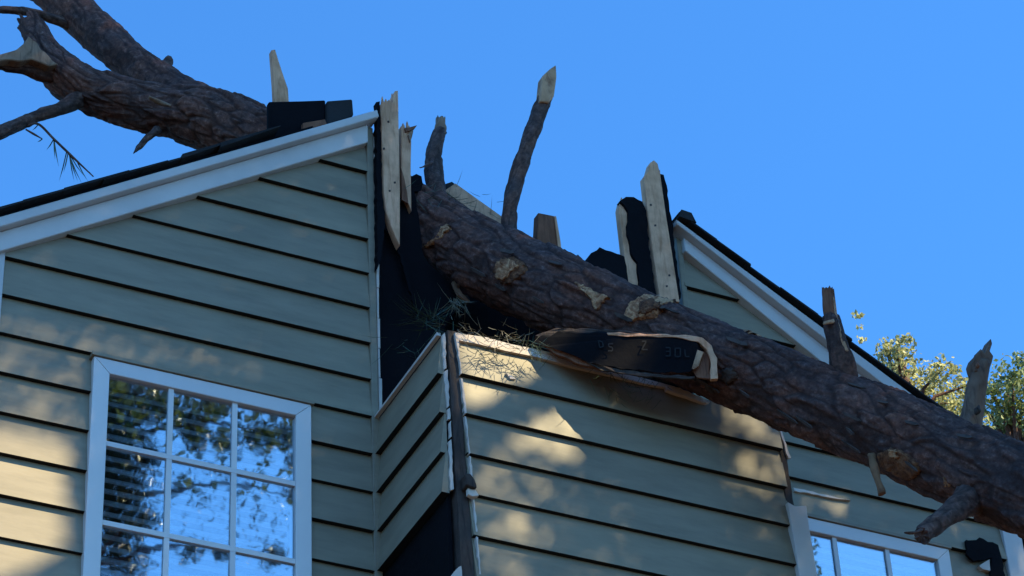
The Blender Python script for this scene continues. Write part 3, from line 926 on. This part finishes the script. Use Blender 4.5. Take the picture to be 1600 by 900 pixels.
s4 = limb("branch_stub", [(1512, 690, -1.54, 52), (1519, 650, -1.57, 38), (1525, 610, -1.59, 33), (1532, 580, -1.60, 29), (1535, 568, -1.60, 26)], M['stub_wood'], seg=36, amp=0.003, scale=36, seed=10.2)
slab_px("splinter", [(1520, 566), (1524, 556), (1532, 548), (1533, 544), (1538, 552), (1544, 538), (1549, 528), (1551, 536), (1547, 548), (1553, 556), (1550, 566), (1545, 580), (1524, 580)], -1.62, 0.05, M['stub_wood'], s4, 0.003, ragged=0.9)
limb("broken_end", [(1525, 648, -1.64, 4), (1528, 642, -1.645, 12), (1530, 634, -1.64, 4)], M['old_wood'], seg=12, amp=0.001, parent=s4)
limb("knot", [(1527, 576, -1.645, 3), (1528, 572, -1.65, 7), (1529, 567, -1.645, 3)], M['pine_red'], seg=10, amp=0, parent=s4)
s5 = limb("branch_stub", [(1530, 770, -1.60, 70), (1500, 792, -1.66, 44), (1470, 812, -1.70, 34), (1446, 832, -1.73, 30), (1440, 837, -1.735, 29)], M['bark_dark'], seg=36, amp=0.004, scale=30, jag=0.01, seed=11.3)
limb("splinter", [(1444, 826, -1.74, 7), (1430, 832, -1.76, 4), (1413, 832, -1.77, 2)], M['bark_dark'], seg=8, amp=0, parent=s5)
limb("bark_strip", [(1362, 712, -1.38, 14), (1366, 730, -1.40, 13), (1372, 752, -1.41, 11), (1378, 772, -1.41, 13)], M['orange'], seg=12, amp=0.002, scale=40, seed=12.0)


# wounds and knots: bare wood set on the trunk's surface
def scar(name, outline, mat, proud=0.014, rings=10, dome=0.0, parent=None, **kw):
    cx = sum(p[0] for p in outline) / len(outline); cy = sum(p[1] for p in outline) / len(outline)
    n = 40
    per = []
    for k in range(n):
        t = k / n * len(outline); i = int(t); u = t - i
        a, b = outline[i % len(outline)], outline[(i + 1) % len(outline)]
        per.append((a[0] + (b[0] - a[0]) * u, a[1] + (b[1] - a[1]) * u))
    v, f = [], []

    def hit(x, y, h):
        loc, nrm, _, _ = bvh.ray_cast(CAM, ray(x, y).normalized())
        if loc is None: loc, nrm, _, _ = bvh.find_nearest(P(x, y, -0.9))
        if nrm.dot(fwd) > 0: nrm = -nrm
        return loc + nrm * h

    for r in range(rings, 0, -1):
        q = r / rings
        for x, y in per:
            X, Y = cx + (x - cx) * q, cy + (y - cy) * q
            if r >= rings - 1: X += random.uniform(-2.4, 2.4); Y += random.uniform(-2, 2)
            h = (-0.004 if r == rings else proud + 0.002 + 0.4 * dome * (1 - q * q) + 0.006 * noise.noise(Vector((X, Y, 0)) * 0.16) + 0.003 * noise.noise(Vector((X, Y * 2.5, 3)) * 0.5))
            v.append(hit(X, Y, h))
    v.append(hit(cx, cy, proud + 0.002 + 0.4 * dome))
    for r in range(rings - 1):
        for k in range(n):
            k2 = (k + 1) % n
            f.append((r * n + k, r * n + k2, (r + 1) * n + k2, (r + 1) * n + k))
    b = (rings - 1) * n
    f += [(b + k, b + (k + 1) % n, len(v) - 1) for k in range(n)]
    return mesh_obj(name, v, f, mat, parent or tree, smooth=True, **kw)


k1 = scar("knot_scar", [(775, 415), (786, 405), (806, 404), (822, 414), (828, 428), (816, 438), (800, 446), (786, 444), (777, 432)], M['scar_red'], 0.018, dome=0.006)
scar("bare_wood", [(778, 418), (788, 408), (806, 409), (816, 420), (806, 428), (792, 442), (781, 434)], M['scar'], 0.026, dome=0.006, parent=k1)
k2 = scar("knot_scar", [(975, 490), (985, 474), (1005, 465), (1030, 467), (1056, 474), (1040, 482), (1026, 495), (1002, 500), (984, 506), (975, 502)], M['scar'], 0.018)
scar("heartwood", [(1000, 494), (1000, 480), (1012, 474), (1030, 478), (1036, 486), (1022, 492), (1010, 497)], M['scar_red'], 0.024, dome=0.02, parent=k2)
scar("bark_wound", [(897, 443), (912, 448), (940, 464), (958, 469), (944, 474), (938, 486), (928, 483), (926, 470), (910, 456)], M['scar'], 0.017)
k3 = scar("knot_scar", [(1372, 706), (1392, 698), (1415, 704), (1438, 724), (1440, 740), (1424, 752), (1400, 738), (1380, 728)], M['scar_red'], 0.016)
scar("bare_wood", [(1395, 702), (1408, 704), (1410, 714), (1398, 712)], M['scar'], 0.026, parent=k3)
scar("bark_wound", [(694, 356), (704, 352), (708, 358), (694, 372), (670, 388), (664, 388), (684, 374)], M['scar'], 0.016)
scar("bark_wound", [(1478, 742), (1482, 740), (1488, 760), (1484, 762)], M['scar'], 0.016, rings=3)
scar("bark_wound", [(1145, 510), (1165, 515), (1195, 530), (1215, 540), (1190, 532), (1160, 520)], M['scar'], 0.012, rings=3)
scar("bark_wound", [(1130, 575), (1150, 574), (1152, 590), (1138, 604), (1128, 592)], M['flake'], 0.012, rings=4)
# flakes of bark standing off the trunk
for k in range(26):
    x = random.uniform(690, 1590)
    mid = np.interp(x, [t[0] for t in TR[::-1]], [t[1] for t in TR[::-1]])
    y = mid + random.uniform(-52, 46)
    loc, nrm, _, _ = bvh.ray_cast(CAM, ray(x, y).normalized())
    if loc is None: continue
    if nrm.dot(fwd) > 0: nrm = -nrm
    ax = (tp[3] - tp[6]).normalized()
    ax = (ax - nrm * ax.dot(nrm)).normalized(); sd = ax.cross(nrm)
    L, Wd = random.uniform(.05, .12), random.uniform(.010, .020)
    base = loc + nrm * 0.012
    lift = random.uniform(.006, .02)
    fr = [base + ax * (a * L) + sd * (b * Wd) + nrm * (0.004 + lift * (a + .5)) for a, b in ((-.5, -.35), (-.1, -.5), (.4, -.4), (.5, .1), (.3, .5), (-.3, .4))]
    bk = [p - nrm * 0.006 for p in fr]
    hull_prism("bark_flake", fr, bk, M['flake'], tree)


# ------------------------------------------------------------------ needles caught on the wreck
def clump(px, py, Y, n, length, spread, mat, label, vdir=None, w=0.0022):
    c = P(px, py, Y)
    segs = []
    for _ in range(n):
        a = c + Vector((random.gauss(0, spread), random.gauss(0, spread * .5), random.gauss(0, spread * .35)))
        d = Vector((random.gauss(0, 1), random.gauss(0, .6), random.gauss(0, .6)))
        if vdir: d += Vector(vdir)
        d = d.normalized() * length * random.uniform(.5, 1.1)
        segs.append((a, a + d))
    return needles("pine_needle_clump", segs, w, mat, None, label=label, cat="needles", kind="stuff", group="pine needles caught on the snapped chase")


clump(672, 500, -0.45, 60, 0.13, 0.035, M['needle'], "green pine needles at the top left corner of the chase", (-.6, 0, .1))
clump(640, 545, -0.3, 12, 0.13, 0.05, M['needle'], "sparse needles hanging against the black felt", (-.5, 0, -.6), w=0.0018)
clump(735, 518, -0.68, 40, 0.07, 0.055, M['needle_dry'], "dry needles on the chase top beside the corner stud")
clump(800, 531, -0.70, 44, 0.085, 0.06, M['needle_dry'], "dry needle heap on the chase left of the felted board", (-.5, -.2, -.25))
clump(770, 545, -0.68, 20, 0.10, 0.03, M['needle'], "green needle sprig drooping over the lit chase front", (-.9, 0, -.4))
clump(832, 545, -0.70, 60, 0.07, 0.04, M['needle'], "green needles under the left end of the felted board", (0, 0, -.5))
clump(990, 600, -0.72, 60, 0.07, 0.08, M['needle'], "dark needles hanging below the felted board", (0, 0, -.8))
clump(715, 470, -0.1, 40, 0.10, 0.02, M['needle_dry'], "thin dry sprig in the dark hole under the trunk", (.1, 0, -1))
clump(700, 322, 0.0, 90, 0.10, 0.09, M['needle'], "dark needles on the trunk beside the short stub")

# ------------------------------------------------------------------ trees
def crown_tree(name, blobs, per, leaf, size, base, label, seed, cat="tree", group=None, aspect=0.6, stem=None):
    t = empty(name, (base[0], base[1], 0), label, cat, group)
    topz = max(c[2] for c, r in blobs)
    cx = sum(c[0] for c, r in blobs) / len(blobs); cy = sum(c[1] for c, r in blobs) / len(blobs); cz = min(c[2] for c, r in blobs)
    if stem is None:
        tube("trunk", [Vector((base[0], base[1], -.1)), Vector((base[0] * .7 + cx * .3, base[1] * .7 + cy * .3, cz * .4)), Vector((cx, cy, cz)), Vector((cx, cy, topz))],
             [.22, .15, .05, .012], M['bark_dark'], t, ds=0.25, seg=12, lump=.02)
        for i, (c, r) in enumerate(blobs):
            if r < 0.075: continue
            s = Vector((cx, cy, cz - .3)); e = Vector(c)
            tube("limb", [s, (s + e) / 2 + Vector((0, 0, .1)), e], [.016, .011, .005], M['bark_dark'], t, ds=0.2, seg=7)
    else:
        tube("trunk", [Vector((base[0], base[1], -.1))] + stem, [.24] + [.14 - .12 * i / max(1, len(stem) - 1) for i in range(len(stem))], M['bark_dark'], t, ds=0.25, seg=12, lump=.02)
        for i, (c, r) in enumerate(blobs):
            if i % 3: continue
            e = Vector(c)
            s = min(stem, key=lambda q: (q - e).length + (0 if q.z < e.z else 9))
            tube("limb", [s, (s + e) / 2 + Vector((.05, .1, .12)), e + Vector((.1, 0, .03))], [.03, .018, .006], M['bark_dark'], t, ds=0.15, seg=7)
    cards("crown", blob_points(blobs, per, seed), size, leaf, t, aspect=aspect, seed=seed + 5)
    return t


def pxb(lst, d):
    return [(tuple(PD(x, y, d + dd)), r * d / FPX) for x, y, r, dd in lst]


crown_tree("pale_tree", pxb([(1402, 556, 34, 0), (1388, 590, 34, .2), (1428, 598, 44, .3), (1470, 580, 30, 0), (1440, 640, 52, .4), (1482, 630, 44, .5), (1500, 680, 54, .6), (1384, 548, 20, 0),
                             (1400, 650, 50, .8), (1360, 600, 26, .2), (1346, 530, 9, 0), (1340, 494, 9, 0), (1344, 512, 6, 0), (1334, 560, 12, .1), (1505, 605, 22, .2), (1415, 530, 14, 0)], 17.0),
           21000, M['leaf_pale'], 0.030, (5.6, 4.6), "pale yellow-green tree beyond the right rake behind the trunk", 21)
crown_tree("green_tree", pxb([(1582, 586, 38, 0), (1600, 640, 56, .2), (1562, 640, 40, .1), (1514, 620, 26, .2), (1500, 655, 30, .3), (1590, 700, 50, .4), (1640, 610, 64, .3), (1545, 690, 44, .5), (1660, 700, 70, .5), (1596, 560, 16, 0), (1548, 610, 22, .1)], 18.0),
           15000, M['leaf_mid'], 0.034, (7.5, 5.2), "darker green tree at the right edge behind the grey stub", 33)

# unseen trees: one added to block the sun, one mirrored in the panes
# gaps cut in the added crown shape the sun patches on the siding
GAPS = []
for pl, keep, poly in ((0.0, 0.0, [(-40, 690), (60, 700), (98, 712), (88, 800), (86, 862), (20, 900), (-40, 920)]),
                       (0.0, 0.34, [(-40, 560), (60, 580), (124, 596), (100, 690), (40, 690), (-40, 680)]),
                       (0.0, 0.42, [(-40, 500), (60, 520), (200, 540), (330, 560), (390, 590), (300, 594), (150, 568), (20, 556), (-40, 550)]),
                       (DY, 0.0, [(708, 512), (890, 550), (800, 600), (722, 642)]),
                       (DY, 0.05, [(914, 632), (904, 680), (888, 726), (792, 698), (850, 668)]),
                       (DY, 0.30, [(740, 726), (780, 734), (842, 762), (830, 786), (760, 792), (742, 770)]),
                       (DY, 0.42, [(800, 826), (850, 802), (846, 850), (800, 905), (750, 890), (750, 850)]),
                       (DY, 0.26, [(1132, 636), (1164, 640), (1190, 668), (1184, 694), (1136, 688)]),
                       (DY, 0.44, [(1140, 740), (1214, 690), (1218, 775), (1150, 770)]),
                       (0.0, 0.36, [(1250, 770), (1310, 784), (1306, 812), (1254, 804)]),
                       ):
    GAPS.append((pl, keep, np.array([[P(x, y, pl).x, P(x, y, pl).z] for x, y in poly])))


def inside(pts, poly):
    x, z = pts[:, 0], pts[:, 1]
    r = np.zeros(len(x), bool)
    j = len(poly) - 1
    for i in range(len(poly)):
        xi, zi = poly[i]; xj, zj = poly[j]
        c = ((zi > z) != (zj > z)) & (x < (xj - xi) * (z - zi) / (zj - zi + 1e-12) + xi)
        r ^= c
        j = i
    return r


def shade_leaves(n, lo, hi, L0, L1, size, seed):
    g = np.random.default_rng(seed)
    T = np.stack([g.uniform(lo[i], hi[i], n) for i in range(3)], 1)
    T = T[~((T[:, 0] > 2.6) & (T[:, 1] > 0.2))]
    n = len(T)
    L = g.uniform(L0, L1, n)
    s = np.array(SUN)
    p = T + s[None] * L[:, None]
    bad = np.zeros(n, bool)
    for pl, keep, poly in GAPS:
        hole = np.zeros(n, bool)
        t = (p[:, 1] - pl) / s[1]
        q = p - s[None] * t[:, None]
        for dx, dz in ((0, 0), (.8, 0), (-.8, 0), (0, .9), (0, -.9), (.6, .6), (-.6, -.6), (.6, -.6), (-.6, .6)):
            hole |= inside(np.stack([q[:, 0] + dx * size * .55, q[:, 2] + dz * size * .55], 1), poly)
        bad |= hole & (g.random(n) >= keep)
    # open air where the right window mirrors clear sky
    m = p * np.array([1, -1, 1]) - np.array(CAM)
    dep = m @ np.array(fwd)
    mx_, my_ = 800 + FPX * (m @ np.array(RGT)) / dep, 450 - FPX * (m @ np.array(UP)) / dep
    bad |= (mx_ > 1275) & (mx_ < 1475) & (my_ > 840) & (my_ < 925)
    return p[~bad]


pts = shade_leaves(280000, (-3.0, -2.4, 6.6), (3.9, 2.1, 11.6), 7.2, 9.0, 0.055, 5)  # leaves set along the sun's rays to keep light off the scene
low = shade_leaves(24000, (0.9, -2.3, 6.2), (2.8, -1.3, 7.5), 1.8, 3.2, 0.055, 15)
m_ = low - np.array(CAM)
d_ = m_ @ np.array(fwd)
u_, v_ = 800 + FPX * (m_ @ np.array(RGT)) / d_, 450 - FPX * (m_ @ np.array(UP)) / d_
low = low[(u_ > 1760) | (v_ < -160)]      # leaves added to shade the low stub, kept out of view
cz = pts.mean(0)
pts = np.concatenate([pts, low])
st = empty("added_sun_screen", (cz[0] + .5, cz[1] - .5, 0), "unseen leaf screen added in front of the house to block the sun", "tree", "trees facing the house")
tube("trunk", [Vector((cz[0] + .5, cz[1] - .5, -.1)), Vector((cz[0] + .6, cz[1] - .6, 5)), Vector((cz[0] + .2, cz[1] - .2, 9.5))], [.3, .24, .15], M['bark_dark'], st, ds=.3, seg=14, lump=.03)
cards("crown", pts, 0.055, M['leaf'], st, aspect=.7, seed=9)


# the tree the left window mirrors
def mirrored(px, py, d):
    r = ray(px, py).normalized()
    w = P(px, py, 0.015)
    return w + Vector((r.x, -r.y, r.z)) * d


refl = [(165, 610, 30), (200, 640, 34), (240, 640, 30), (290, 660, 28), (330, 640, 22), (400, 690, 26), (440, 690, 24), (460, 730, 18), (180, 700, 40), (190, 760, 40), (180, 820, 38), (185, 880, 40), (220, 820, 22),
        (300, 690, 24), (350, 700, 18), (460, 780, 14), (230, 720, 20), (290, 870, 14), (340, 870, 12), (420, 875, 14), (150, 740, 40), (130, 650, 60), (120, 800, 60), (140, 560, 60), (250, 580, 40)]
rb = [(tuple(mirrored(x, y, 13.0 + (i % 4) * .3)), 1.22 * r / 4493 * 25.5) for i, (x, y, r) in enumerate(refl)]
b0 = mirrored(110, 900, 13.4)
stem = [mirrored(118, 905, 13.4), mirrored(138, 800, 13.5), mirrored(150, 700, 13.5), mirrored(180, 600, 13.6), mirrored(230, 500, 13.7)]
yt = crown_tree("yard_tree", rb, 22000, M['leaf_dark'], 0.034, (b0.x - .3, b0.y + .3), "tall leafy yard tree behind the camera mirrored in the left window", 61, group="trees facing the house", stem=stem)
thin = [(tuple(mirrored(x, y, 13.0)), r / 4493 * 25.5) for x, y, r in ((310, 780, 60), (270, 760, 30), (400, 800, 60), (300, 860, 30), (410, 870, 40), (350, 740, 40), (240, 780, 30), (450, 770, 24))]
cards("outer_leaves", blob_points(thin, 1500, 71), 0.034, M['leaf_dark'], yt, seed=72)
